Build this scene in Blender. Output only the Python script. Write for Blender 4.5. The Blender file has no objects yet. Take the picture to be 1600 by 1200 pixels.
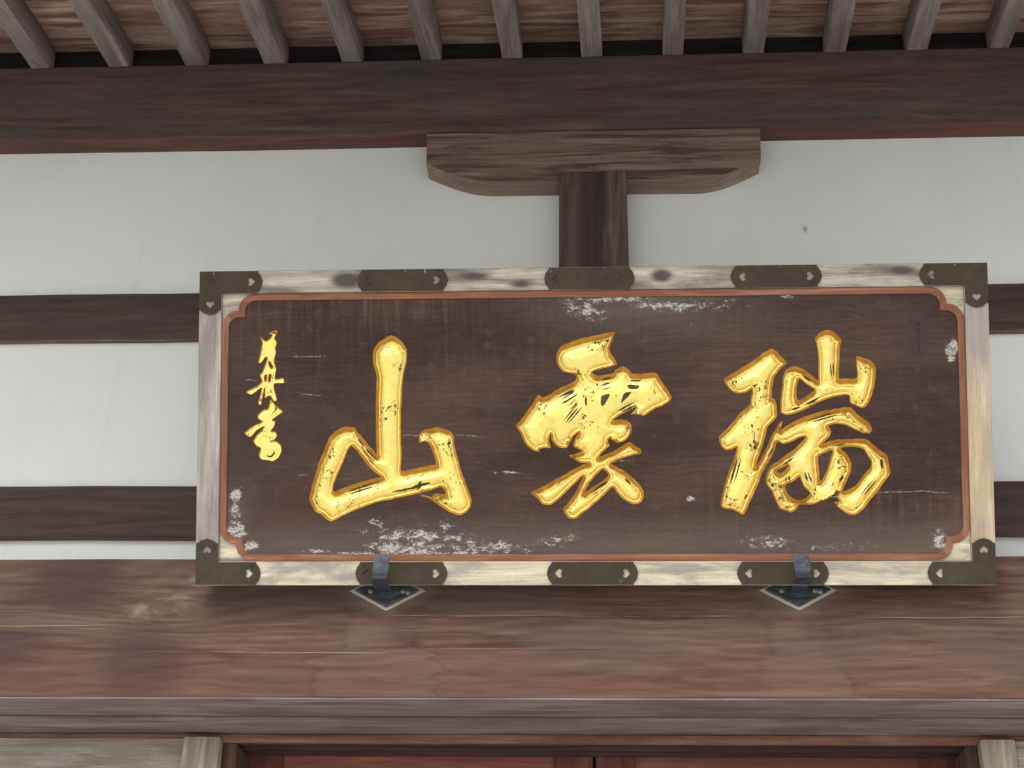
import bpy, bmesh, math, random
import numpy as np
from mathutils import Matrix, Vector, noise, geometry

random.seed(7)
scene = bpy.context.scene
COL = scene.collection
rad = math.radians

# ------------------------------------------------------------------ camera
cam_data = bpy.data.cameras.new('camera')
cam_data.sensor_width = 36.0
cam_data.lens = 36.0 * 2300.0 / 1600.0
cam_data.clip_end = 2000.0
cam = bpy.data.objects.new('camera', cam_data)
COL.objects.link(cam)
_psi, _th, _rho = rad(3.4), rad(28.5), rad(1.1)
_f = Vector((-math.sin(_psi) * math.cos(_th), math.cos(_psi) * math.cos(_th), math.sin(_th)))
_r = Vector((math.cos(_psi), math.sin(_psi), 0.0))
_u = _r.cross(_f)
_rr = math.cos(_rho) * _r + math.sin(_rho) * _u
_uu = -math.sin(_rho) * _r + math.cos(_rho) * _u
_m = Matrix((_rr, _uu, -_f)).transposed().to_4x4()
_m.translation = Vector((0.0, -4.0, 1.6))
cam.matrix_world = _m
scene.camera = cam

# ------------------------------------------------------------------ sky, sun, exposure
world = bpy.data.worlds.new('World')
scene.world = world
world.use_nodes = True
wn = world.node_tree
wn.nodes.clear()
sky = wn.nodes.new('ShaderNodeTexSky')
sky.sky_type = 'NISHITA'
sky.sun_disc = False
SUN_EL = rad(46)
sky.sun_elevation = SUN_EL
sky.sun_rotation = rad(200)
sky.air_density = 1.0
sky.dust_density = 4.0
sky.ozone_density = 1.0
hs = wn.nodes.new('ShaderNodeHueSaturation')
hs.inputs['Saturation'].default_value = 0.22
bg = wn.nodes.new('ShaderNodeBackground')
bg.inputs['Strength'].default_value = 0.12
wo = wn.nodes.new('ShaderNodeOutputWorld')
wn.links.new(sky.outputs[0], hs.inputs['Color'])
wn.links.new(hs.outputs[0], bg.inputs['Color'])
wn.links.new(bg.outputs[0], wo.inputs['Surface'])

sun_data = bpy.data.lights.new('sun', 'SUN')
sun_data.energy = 1.5
sun_data.angle = rad(30)
sun_data.color = (1.0, 0.97, 0.92)
sun = bpy.data.objects.new('sun', sun_data)
COL.objects.link(sun)
sun.location = (-3, -8, 12)
_sd = Vector((-0.34 * math.cos(SUN_EL), -0.94 * math.cos(SUN_EL), math.sin(SUN_EL)))
sun.rotation_euler = _sd.to_track_quat('Z', 'Y').to_euler()

vs = scene.view_settings
vs.view_transform = 'Standard'
vs.look = 'None'
vs.exposure = 0.86
vs.gamma = 1.0
vs.use_curve_mapping = False
scene.cycles.max_bounces = 6
scene.cycles.diffuse_bounces = 3
scene.cycles.glossy_bounces = 3

# ------------------------------------------------------------------ node helper
class S:
    """A socket with arithmetic, for writing shader maths shortly."""
    def __init__(s, nt, sock): s.nt, s.k = nt, sock
    def __add__(a, b): return mth(a, 'ADD', b)
    def __radd__(a, b): return mth(a, 'ADD', b)
    def __sub__(a, b): return mth(a, 'SUBTRACT', b)
    def __rsub__(a, b): return mth(S.const(a.nt, b), 'SUBTRACT', a)
    def __mul__(a, b): return mth(a, 'MULTIPLY', b)
    def __rmul__(a, b): return mth(a, 'MULTIPLY', b)
    def __truediv__(a, b): return mth(a, 'DIVIDE', b)
    def abs(a): return mth(a, 'ABSOLUTE', 0.0)
    def mx(a, b): return mth(a, 'MAXIMUM', b)
    def mn(a, b): return mth(a, 'MINIMUM', b)
    def pw(a, b): return mth(a, 'POWER', b)
    @staticmethod
    def const(nt, v):
        n = nt.nodes.new('ShaderNodeValue'); n.outputs[0].default_value = v
        return S(nt, n.outputs[0])

def put(nt, sock, v):
    if isinstance(v, S): nt.links.new(v.k, sock)
    elif isinstance(v, (tuple, list)):
        sock.default_value = tuple(v) + (1.0,) if len(sock.default_value) == 4 and len(v) == 3 else tuple(v)
    else: sock.default_value = v

def mth(a, op, b):
    n = a.nt.nodes.new('ShaderNodeMath'); n.operation = op
    put(a.nt, n.inputs[0], a); put(a.nt, n.inputs[1], b)
    return S(a.nt, n.outputs[0])

def smooth(a, lo, hi):
    n = a.nt.nodes.new('ShaderNodeMapRange'); n.interpolation_type = 'SMOOTHSTEP'
    put(a.nt, n.inputs[0], a); put(a.nt, n.inputs[1], lo); put(a.nt, n.inputs[2], hi)
    return S(a.nt, n.outputs[0])

def mixc(fac, a, b, blend='MIX'):
    nt = next(x.nt for x in (fac, a, b) if isinstance(x, S))
    n = nt.nodes.new('ShaderNodeMix'); n.data_type = 'RGBA'; n.blend_type = blend
    put(nt, n.inputs[0], fac); put(nt, n.inputs[6], a); put(nt, n.inputs[7], b)
    return S(nt, n.outputs[2])

def mulc(col, f):
    nt = f.nt
    n = nt.nodes.new('ShaderNodeVectorMath'); n.operation = 'SCALE'
    put(nt, n.inputs[0], col); put(nt, n.inputs[3], f)
    return S(nt, n.outputs[0])

def mapped(co, scale):
    n = co.nt.nodes.new('ShaderNodeMapping')
    co.nt.links.new(co.k, n.inputs[0]); n.inputs['Scale'].default_value = scale
    return S(co.nt, n.outputs[0])

def nz(co, scale, detail=4.0, rough=0.55, dist=0.0):
    n = co.nt.nodes.new('ShaderNodeTexNoise')
    co.nt.links.new(co.k, n.inputs['Vector'])
    n.inputs['Scale'].default_value = scale; n.inputs['Detail'].default_value = detail
    n.inputs['Roughness'].default_value = rough; n.inputs['Distortion'].default_value = dist
    return S(co.nt, n.outputs[0])

def xyz(co):
    n = co.nt.nodes.new('ShaderNodeSeparateXYZ'); co.nt.links.new(co.k, n.inputs[0])
    r = [S(co.nt, o) for o in n.outputs]
    for q in r: q.co = co
    return r

def comb(x, y, z):
    nt = next(v.nt for v in (x, y, z) if isinstance(v, S))
    n = nt.nodes.new('ShaderNodeCombineXYZ')
    for i, v in enumerate((x, y, z)): put(nt, n.inputs[i], v)
    return S(nt, n.outputs[0])

def gauss(x, z, x0, z0, sx, sz):
    """soft elliptical spot at x0, z0 in the plane of the board"""
    nt = x.nt; R = 2.3
    m = nt.nodes.new('ShaderNodeMapping'); nt.links.new(x.co.k, m.inputs[0])
    m.inputs['Scale'].default_value = (1 / (R * sx), 0.0, 1 / (R * sz))
    m.inputs['Location'].default_value = (-x0 / (R * sx), 0.0, -z0 / (R * sz))
    g = nt.nodes.new('ShaderNodeTexGradient'); g.gradient_type = 'QUADRATIC_SPHERE'
    nt.links.new(m.outputs[0], g.inputs[0])
    return S(nt, g.outputs['Fac'])

def new_mat(name):
    m = bpy.data.materials.new(name); m.use_nodes = True
    nt = m.node_tree
    return m, nt, nt.nodes['Principled BSDF']

def obj_co(nt, shift=True):
    t = nt.nodes.new('ShaderNodeTexCoord')
    if not shift: return S(nt, t.outputs['Object'])
    oi = nt.nodes.new('ShaderNodeObjectInfo')
    v = nt.nodes.new('ShaderNodeVectorMath'); v.operation = 'MULTIPLY_ADD'
    nt.links.new(oi.outputs['Random'], v.inputs[0]); v.inputs[1].default_value = (31.0, 17.0, 23.0)
    nt.links.new(t.outputs['Object'], v.inputs[2])
    return S(nt, v.outputs[0])

def bump(nt, bsdf, h, strength, dist):
    b = nt.nodes.new('ShaderNodeBump')
    b.inputs['Strength'].default_value = strength; b.inputs['Distance'].default_value = dist
    nt.links.new(h.k, b.inputs['Height']); nt.links.new(b.outputs[0], bsdf.inputs['Normal'])

def wood(name, dark, mid, light, axis='X', stain=None, stain_amt=0.6, stain_scale=1.6, rough=0.72,
         bmp=0.5, grain=1.0, extra=None, contrast=1.0, shift=True, fibre_amt=0.5):
    m, nt, bs = new_mat(name)
    co = obj_co(nt, shift)
    k = 'XYZ'.index(axis)
    s1 = [11.0 * grain] * 3; s1[k] = 0.9
    s2 = [170.0 * grain] * 3; s2[k] = 7.0
    s3 = [4.0] * 3; s3[k] = 1.3
    s4 = [52.0 * grain] * 3; s4[k] = 2.6
    a = nz(mapped(co, s1), 2.6, 7.0, 0.66, 0.8)
    fib = nz(mapped(co, s2), 1.0, 4.0, 0.7)
    med = nz(mapped(co, s4), 1.0, 6.0, 0.70, 0.5)
    blo = nz(mapped(co, s3), stain_scale, 4.0, 0.6, 0.3)
    pores = nz(co, 240.0, 2.0, 0.5)
    w1 = smooth(a, 0.5 - 0.17 / contrast, 0.5 + 0.02)
    w2 = smooth(a, 0.5, 0.5 + 0.2 / contrast)
    c = mixc(w2, mixc(w1, dark, mid), light)
    c = mulc(c, 1.0 - fibre_amt * 0.8 + fibre_amt * 1.6 * fib)
    c = mulc(c, 0.42 + 1.16 * med)
    if stain is not None:
        c = mixc(smooth(blo, 0.44, 0.66) * stain_amt, c, stain)
    c = mulc(c, 0.86 + 0.28 * pores)
    h = a * 0.35 + med * 0.5 + fib * 0.35
    if extra is not None:
        c, h = extra(nt, S(nt, [n for n in nt.nodes if n.type == 'TEX_COORD'][0].outputs['Object']), c, h, dict(a=a, med=med, fib=fib, blo=blo))
    put(nt, bs.inputs['Base Color'], c)
    put(nt, bs.inputs['Roughness'], rough + 0.02 + 0.24 * blo)
    bs.inputs['Specular IOR Level'].default_value = 0.15
    bump(nt, bs, h, bmp, 0.006)
    return m

# ------------------------------------------------------------------ mesh helpers
def link(name, me, mats, parent=None):
    o = bpy.data.objects.new(name, me)
    for mt in (mats if isinstance(mats, (list, tuple)) else [mats]):
        if mt.name not in [x.name for x in me.materials if x]: me.materials.append(mt)
    COL.objects.link(o)
    if parent: o.parent = parent
    return o

def tag(o, label=None, category=None, group=None, kind=None):
    if label: o['label'] = label
    if category: o['category'] = category
    if group: o['group'] = group
    if kind: o['kind'] = kind
    return o

def empty(name, loc=(0, 0, 0)):
    o = bpy.data.objects.new(name, None); COL.objects.link(o); o.location = loc
    o.empty_display_size = 0.1
    return o

def finish(bm, ang=32):
    bmesh.ops.recalc_face_normals(bm, faces=bm.faces)
    me = bpy.data.meshes.new('m'); bm.to_mesh(me); bm.free()
    for p in me.polygons: p.use_smooth = True
    me.set_sharp_from_angle(angle=rad(ang))
    return me

def bevel_all(bm, off, seg=2):
    if off > 0:
        bmesh.ops.bevel(bm, geom=list(bm.edges), offset=off, segments=seg, profile=0.6, affect='EDGES', clamp_overlap=True)

def box_bm(x0, x1, y0, y1, z0, z1, bev=0.004, cuts=0, axis=0, wob=0.0, seed=0.0, freq=2.2):
    bm = bmesh.new()
    bmesh.ops.create_cube(bm, size=1.0)
    for v in bm.verts:
        v.co = Vector(((x0 + x1) / 2 + v.co.x * (x1 - x0), (y0 + y1) / 2 + v.co.y * (y1 - y0), (z0 + z1) / 2 + v.co.z * (z1 - z0)))
    bevel_all(bm, bev)
    lo, hi = ((x0, x1), (y0, y1), (z0, z1))[axis]
    nrm = Vector((0, 0, 0)); nrm[axis] = 1
    for i in range(1, cuts):
        p = Vector((0, 0, 0)); p[axis] = lo + (hi - lo) * i / cuts
        bmesh.ops.bisect_plane(bm, geom=list(bm.verts) + list(bm.edges) + list(bm.faces), plane_co=p, plane_no=nrm)
    if wob:
        for v in bm.verts:
            q = v.co * freq + Vector((seed, seed * 1.7, -seed))
            d = noise.noise_vector(q) * wob + noise.noise_vector(q * 5.3) * wob * 0.35
            d[axis] *= 0.2
            v.co += d
    return bm

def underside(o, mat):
    """lower face of a timber in a separate wood tone"""
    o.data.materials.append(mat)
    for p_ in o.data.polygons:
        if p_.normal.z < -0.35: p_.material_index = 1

def box(name, mat, parent, *a, **k):
    return link(name, finish(box_bm(*a, **k)), mat, parent)

def prism_bm(pts, y0, y1, bev=0.0):
    """outline in x,z pulled from y0 (front) to y1"""
    bm = bmesh.new()
    f = [bm.verts.new((x, y0, z)) for x, z in pts]
    b = [bm.verts.new((x, y1, z)) for x, z in pts]
    n = len(pts)
    bm.faces.new(f); bm.faces.new(b[::-1])
    for i in range(n): bm.faces.new((f[i], f[(i + 1) % n], b[(i + 1) % n], b[i]))
    if bev: bevel_all(bm, bev, 1)
    return bm

def inside(pts, poly):
    p = np.asarray(poly, float); x = pts[:, 0]; y = pts[:, 1]
    r = np.zeros(len(pts), bool)
    for i in range(len(p)):
        x1, y1 = p[i - 1]; x2, y2 = p[i]
        if y1 == y2: continue
        c = ((y1 > y) != (y2 > y)) & (x < (x2 - x1) * (y - y1) / (y2 - y1) + x1)
        r ^= c
    return r

def resample(poly, step, rough=0.0, seed=0.0, curve=True):
    p = [Vector(q) for q in poly]; n = len(p); out = []
    for i in range(n):
        a, b, c, d = p[i - 1], p[i], p[(i + 1) % n], p[(i + 2) % n]
        L = (c - b).length; k = max(1, int(round(L / step)))
        for j in range(k):
            t = j / k
            if curve:
                q = 0.5 * (2 * b + (c - a) * t + (2 * a - 5 * b + 4 * c - d) * t * t + (3 * b - a - 3 * c + d) * t ** 3)
                q = q * 0.65 + (b + (c - b) * t) * 0.35
            else: q = b + (c - b) * t
            if rough:
                nv = noise.noise_vector(Vector((q.x * 0.09 + seed, q.y * 0.09, 3.1)))
                q = q + Vector((nv.x, nv.y)) * rough
            out.append((q.x, q.y))
    return out

def cdt_fill(loops, holes, extra_loops=(), interior=None):
    """triangles inside loops and outside holes; returns verts (n,2) and tris"""
    vs, es = [], []
    for lp in list(loops) + list(holes) + list(extra_loops):
        b = len(vs); n = len(lp)
        vs += [Vector(q) for q in lp]
        es += [(b + i, b + (i + 1) % n) for i in range(n)]
    if interior is not None: vs += [Vector(q) for q in interior]
    v2, e2, f2 = geometry.delaunay_2d_cdt(vs, es, [], 0, 1e-4)[:3]
    V = np.array([(v.x, v.y) for v in v2]); F = np.array([list(f) for f in f2], int)
    cen = V[F].mean(axis=1)
    ok = np.zeros(len(F), bool)
    for lp in loops: ok |= inside(cen, lp)
    for h in holes: ok &= ~inside(cen, h)
    return V, F[ok]

def seg_dist(P, loops):
    best = np.full(len(P), 1e9); ny = np.zeros(len(P))
    for lp in loops:
        a = np.asarray(lp, float); b = np.roll(a, -1, axis=0)
        for i in range(0, len(P), 4000):
            q = P[i:i + 4000, None, :]
            d = b - a; L = (d * d).sum(1)
            t = np.clip(((q - a) * d).sum(2) / np.maximum(L, 1e-9), 0, 1)
            c = a + t[..., None] * d
            r = np.sqrt(((q - c) ** 2).sum(2)); k = r.argmin(1); ar = np.arange(len(k))
            rr = r[ar, k]; cc = c[ar, k]
            u = (cc[:, 1] - P[i:i + 4000, 1]) / np.maximum(rr, 1e-6)
            m = rr < best[i:i + 4000]
            best[i:i + 4000] = np.where(m, rr, best[i:i + 4000]); ny[i:i + 4000] = np.where(m, u, ny[i:i + 4000])
    return best, ny

# outlines of the carved strokes on the board, millimetres from the plaque base
CH={'mountain':{'outer':[[(-559,682),(-542,676),(-525,660),(-515,643),(-514,619),(-518,597),(-523,573),(-527,539),(-528,505),(-530,466),(-530,433),(-529,385),(-528,346),(-528,309),(-502,314),(-473,320),(-445,325),(-434,326),(-436,341),(-442,360),(-449,377),(-458,388),(-470,390),(-479,384),(-482,403),(-476,413),(-462,422),(-440,426),(-423,428),(-406,422),(-392,414),(-385,401),(-384,384),(-380,365),(-372,336),(-364,307),(-353,279),(-344,252),(-337,231),(-339,212),(-351,197),(-368,189),(-384,192),(-401,200),(-420,212),(-437,224),(-454,235),(-475,243),(-447,240),(-436,248),(-420,246),(-408,245),(-410,257),(-420,266),(-444,258),(-483,248),(-521,240),(-560,232),(-594,225),(-627,214),(-656,203),(-683,191),(-704,180),(-721,173),(-736,180),(-748,192),(-765,201),(-775,218),(-782,235),(-776,261),(-771,280),(-764,304),(-756,333),(-747,353),(-737,379),(-728,400),(-713,417),(-696,427),(-677,431),(-657,427),(-648,414),(-635,400),(-618,380),(-604,364),(-597,354),(-598,385),(-599,433),(-599,481),(-599,530),(-597,564),(-602,588),(-608,612),(-606,641),(-595,660),(-576,673)]],'holes':[[(-667,379),(-655,369),(-638,347),(-618,322),(-601,306),(-584,294),(-608,288),(-637,280),(-676,268),(-713,254),(-716,266),(-710,285),(-698,314),(-686,342),(-675,370)]],'slits':[[(-658,408),(-648,399),(-626,368),(-638,380)],
[(-642,385),(-628,375),(-609,348),(-592,334),(-613,343),(-630,362)],
[(-628,352),(-613,337),(-598,322),(-616,333)],
[(-694,249),(-656,264),(-618,276),(-582,284),(-615,270),(-656,259),(-676,252)],
[(-676,246),(-637,260),(-603,269),(-632,257)],
[(-583,248),(-531,259),(-473,271),(-428,283),(-471,268),(-526,255)],
[(-512,264),(-464,277),(-435,280),(-473,271)],
[(-458,382),(-447,365),(-434,334),(-439,333),(-449,356)]],'dry':[(-474,399,15),(-461,241,18),(-435,245,12)]},
'cloud':{'outer':[[(55,685),(50,666),(44,652),(41,640),(45,626),(54,614),(60,597),(37,589),(13,584),(-2,579),(-7,574),(6,566),(32,568),(50,573),(57,583),(78,591),(92,582),(102,571),(124,571),(166,573),(177,556),(189,538),(200,524),(208,508),(202,494),(186,485),(165,476),(149,467),(133,456),(114,460),(97,461),(106,470),(112,480),(82,466),(63,456),(49,445),(72,447),(88,443),(99,431),(99,415),(91,399),(77,387),(58,383),(49,389),(37,395),(35,387),(39,376),(30,368),(19,357),(9,345),(35,354),(58,365),(81,379),(93,385),(107,375),(123,366),(125,357),(118,352),(99,349),(81,344),(58,335),(43,326),(57,319),(80,305),(103,287),(120,269),(129,253),(130,237),(123,223),(109,217),(93,220),(75,231),(59,248),(47,264),(34,253),(15,234),(-12,211),(-36,193),(-50,182),(-61,178),(-75,182),(-84,194),(-88,206),(-79,215),(-65,231),(-54,249),(-44,268),(-32,294),(-43,286),(-58,271),(-77,253),(-95,235),(-112,222),(-125,216),(-144,218),(-155,231),(-165,240),(-175,249),(-151,261),(-123,276),(-90,294),(-58,312),(-35,324),(-16,330),(-39,329),(-51,334),(-60,341),(-71,350),(-53,354),(-36,361),(-44,366),(-58,372),(-60,383),(-56,392),(-44,413),(-57,404),(-66,388),(-77,371),(-94,370),(-106,378),(-117,392),(-121,409),(-125,393),(-121,371),(-138,370),(-152,367),(-152,360),(-169,365),(-185,377),(-194,391),(-203,412),(-215,430),(-205,443),(-191,461),(-177,480),(-166,496),(-153,515),(-142,507),(-126,514),(-103,528),(-75,542),(-56,551),(-49,560),(-52,571),(-70,574),(-86,578),(-98,594),(-104,611),(-101,632),(-91,646),(-74,655),(-42,667),(5,677)]],'holes':[[(21,312),(35,297),(26,285),(6,271),(-20,255),(-30,248),(-18,272),(2,297)]],'slits':[[(-110,499),(-89,516),(-56,530),(-43,539),(-57,524),(-84,508),(-103,496)],
[(-106,484),(-80,502),(-44,523),(-47,513),(-75,495)],
[(-87,476),(-67,493),(-42,514),(-43,500),(-61,481),(-76,471)],
[(-98,508),(-75,520),(-48,533),(-73,515)],
[(-81,437),(-72,462),(-57,475),(-39,489),(-43,468),(-64,447)],
[(-24,522),(-20,499),(-24,476),(-28,499)],
[(11,554),(36,564),(55,563),(36,556)],
[(11,541),(48,551),(46,547),(18,537)],
[(13,529),(46,539),(42,532),(18,524)],
[(16,513),(41,519),(42,510),(26,486),(16,482)],
[(90,555),(129,556),(132,551),(101,550)],
[(88,543),(124,540),(117,528),(92,529)],
[(78,519),(102,525),(98,517),(81,498),(69,488)],
[(54,460),(82,482),(118,494),(117,489),(91,475)],
[(-21,254),(-12,272),(-13,265),(-18,254)],
[(-5,254),(16,270),(38,286),(16,265)],
[(6,261),(29,277),(37,279),(16,261)],
[(76,293),(85,283),(101,269),(89,272)]],'dry':[(112,463,18),(47,390,10),(-57,376,14)]},
'auspicious':{'outer':[[(479,636),(491,630),(502,618),(520,598),(506,585),(494,572),(485,558),(481,539),(478,519),(477,502),(484,500),(490,486),(491,454),(477,436),(465,424),(459,399),(450,371),(440,344),(432,318),(447,339),(466,378),(481,408),(495,433),(507,439),(501,417),(512,424),(540,440),(568,452),(604,463),(641,471),(684,476),(695,471),(703,460),(717,448),(736,433),(744,417),(739,406),(721,406),(703,413),(685,423),(667,430),(649,432),(638,430),(628,426),(635,412),(630,397),(610,378),(630,385),(657,389),(698,390),(728,389),(743,378),(761,362),(782,345),(786,326),(790,299),(772,273),(751,246),(731,221),(712,198),(694,188),(676,189),(658,200),(645,213),(640,223),(652,223),(647,238),(649,251),(636,239),(618,228),(599,222),(581,215),(561,215),(546,214),(538,203),(526,194),(511,198),(495,205),(484,224),(475,248),(464,263),(457,277),(462,300),(472,319),(490,330),(506,343),(534,362),(553,380),(567,397),(548,394),(525,382),(507,378),(493,384),(487,377),(482,357),(471,338),(457,315),(447,297),(437,270),(424,242),(412,217),(405,201),(397,188),(386,192),(367,202),(352,204),(339,210),(337,221),(344,253),(353,285),(365,317),(376,344),(382,371),(368,364),(352,362),(340,374),(334,395),(345,410),(362,426),(380,446),(397,467),(410,476),(420,488),(422,505),(425,527),(411,519),(390,515),(372,521),(359,535),(350,552),(368,567),(396,583),(428,603),(456,624)],
[(627,686),(643,684),(656,671),(667,658),(663,637),(661,596),(659,555),(679,554),(705,554),(707,577),(706,613),(725,609),(746,601),(757,583),(756,554),(751,526),(744,503),(730,479),(718,474),(702,480),(687,489),(685,507),(664,508),(632,501),(605,490),(572,473),(540,460),(517,456),(502,463),(501,495),(506,528),(509,560),(517,579),(538,588),(561,581),(583,565),(602,549),(604,578),(604,619),(601,647),(596,662),(611,680)]],'holes':[[(659,365),(675,350),(686,329),(686,306),(674,279),(665,260),(661,250),(686,258),(705,274),(721,297),(738,314),(740,329),(730,347),(720,363),(698,369),(675,369)],
[(510,268),(532,277),(547,290),(551,284),(558,265),(573,249),(576,245),(564,231),(545,226),(527,233),(515,246)],
[(599,343),(625,357),(637,360),(632,338),(625,316),(613,288),(603,277),(601,306)],
[(488,307),(520,321),(510,307),(498,299)],
[(553,554),(569,540),(593,523),(574,509),(550,495),(544,509),(547,537)]],'slits':[[(392,362),(396,344),(385,307),(375,280),(364,256),(368,285),(378,321)],
[(566,308),(576,298),(583,271),(576,274),(568,288)],
[(625,368),(657,378),(692,383),(691,378),(657,372),(630,366)],
[(499,320),(538,347),(537,338),(510,320)],
[(565,434),(609,453),(661,463),(631,450),(595,439)],
[(708,237),(732,266),(761,295),(754,278),(727,246),(713,230)],
[(555,572),(588,551),(593,538),(574,552)],
[(765,335),(774,339),(775,310),(768,309)],
[(654,281),(667,295),(670,286),(659,275)],
[(461,341),(477,366),(485,373),(475,348)],
[(637,596),(646,604),(650,555),(641,557)],
[(559,485),(587,495),(612,508),(591,492),(568,481)],
[(527,472),(554,481),(559,477),(536,467)],
[(400,234),(411,247),(410,239),(402,227)]],'dry':[(501,433,13),(627,231,28),(647,229,16)]},
'signature':{'outer':[[(-921,682),(-907,670),(-895,676),(-890,687),(-899,689),(-880,699),(-874,694),(-881,678),(-875,666),(-879,650),(-877,638),(-882,613),(-876,594),(-878,578),(-878,564),(-857,567),(-854,553),(-880,551),(-881,535),(-873,506),(-882,503),(-894,518),(-907,511),(-908,539),(-917,494),(-926,498),(-917,539),(-944,521),(-959,529),(-930,545),(-916,557),(-922,574),(-914,586),(-902,620),(-906,625),(-917,610),(-927,609),(-920,638),(-917,663)],
[(-891,507),(-876,490),(-856,474),(-869,464),(-886,452),(-877,447),(-881,432),(-889,421),(-877,419),(-872,408),(-880,396),(-891,393),(-875,393),(-861,382),(-859,366),(-867,348),(-882,338),(-896,340),(-916,343),(-922,353),(-918,373),(-930,380),(-938,393),(-930,408),(-915,423),(-909,434),(-929,422),(-946,404),(-963,416),(-940,434),(-914,447),(-925,454),(-926,465),(-912,478),(-898,483)]],'holes':[[(-908,574),(-903,576),(-905,558),(-908,559)],
[(-895,578),(-890,575),(-894,557),(-898,559)],
[(-896,614),(-886,597),(-891,594),(-897,604)]],'slits':[[(-882,492),(-871,482),(-891,462),(-878,481)],
[(-904,352),(-889,353),(-880,363),(-882,372),(-876,359),(-885,348),(-900,348)],
[(-891,542),(-887,520),(-894,528)]],'dry':[]}}

# ------------------------------------------------------------------ materials
def plaster_mat():
    m, nt, bs = new_mat('white_plaster')
    co = obj_co(nt, False)
    x, y, z = xyz(co)
    n1 = nz(co, 0.9, 4.0, 0.55); n2 = nz(co, 7.0, 4.0, 0.6); n3 = nz(co, 160.0, 3.0)
    c = mixc(smooth(n1, 0.35, 0.7), (0.705, 0.73, 0.715), (0.76, 0.78, 0.755))
    c = mulc(c, 0.96 + 0.08 * n2)
    c = mulc(c, 0.97 + 0.06 * n3)
    run = nz(mapped(co, (14.0, 1.0, 0.9)), 1.0, 5.0, 0.65)
    c = mixc(smooth(run, 0.55, 0.8) * 0.30, c, (0.56, 0.555, 0.52))
    c = mixc(smooth(nz(co, 3.0, 6.0, 0.7), 0.56, 0.8) * 0.25, c, (0.60, 0.585, 0.54))
    edge = gauss(x, z, 0.706, 4.338, 0.006, 0.011) * 0.9
    sp = nz(co, 23.0, 2.0); speck = smooth(sp, 0.79, 0.83) * 0.35
    c = mixc(edge.mx(speck), c, (0.16, 0.15, 0.14))
    put(nt, bs.inputs['Base Color'], c)
    bs.inputs['Roughness'].default_value = 0.9
    bs.inputs['Specular IOR Level'].default_value = 0.2
    bump(nt, bs, n2 * 0.6 + n3 * 0.4, 0.25, 0.004)
    return m

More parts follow.
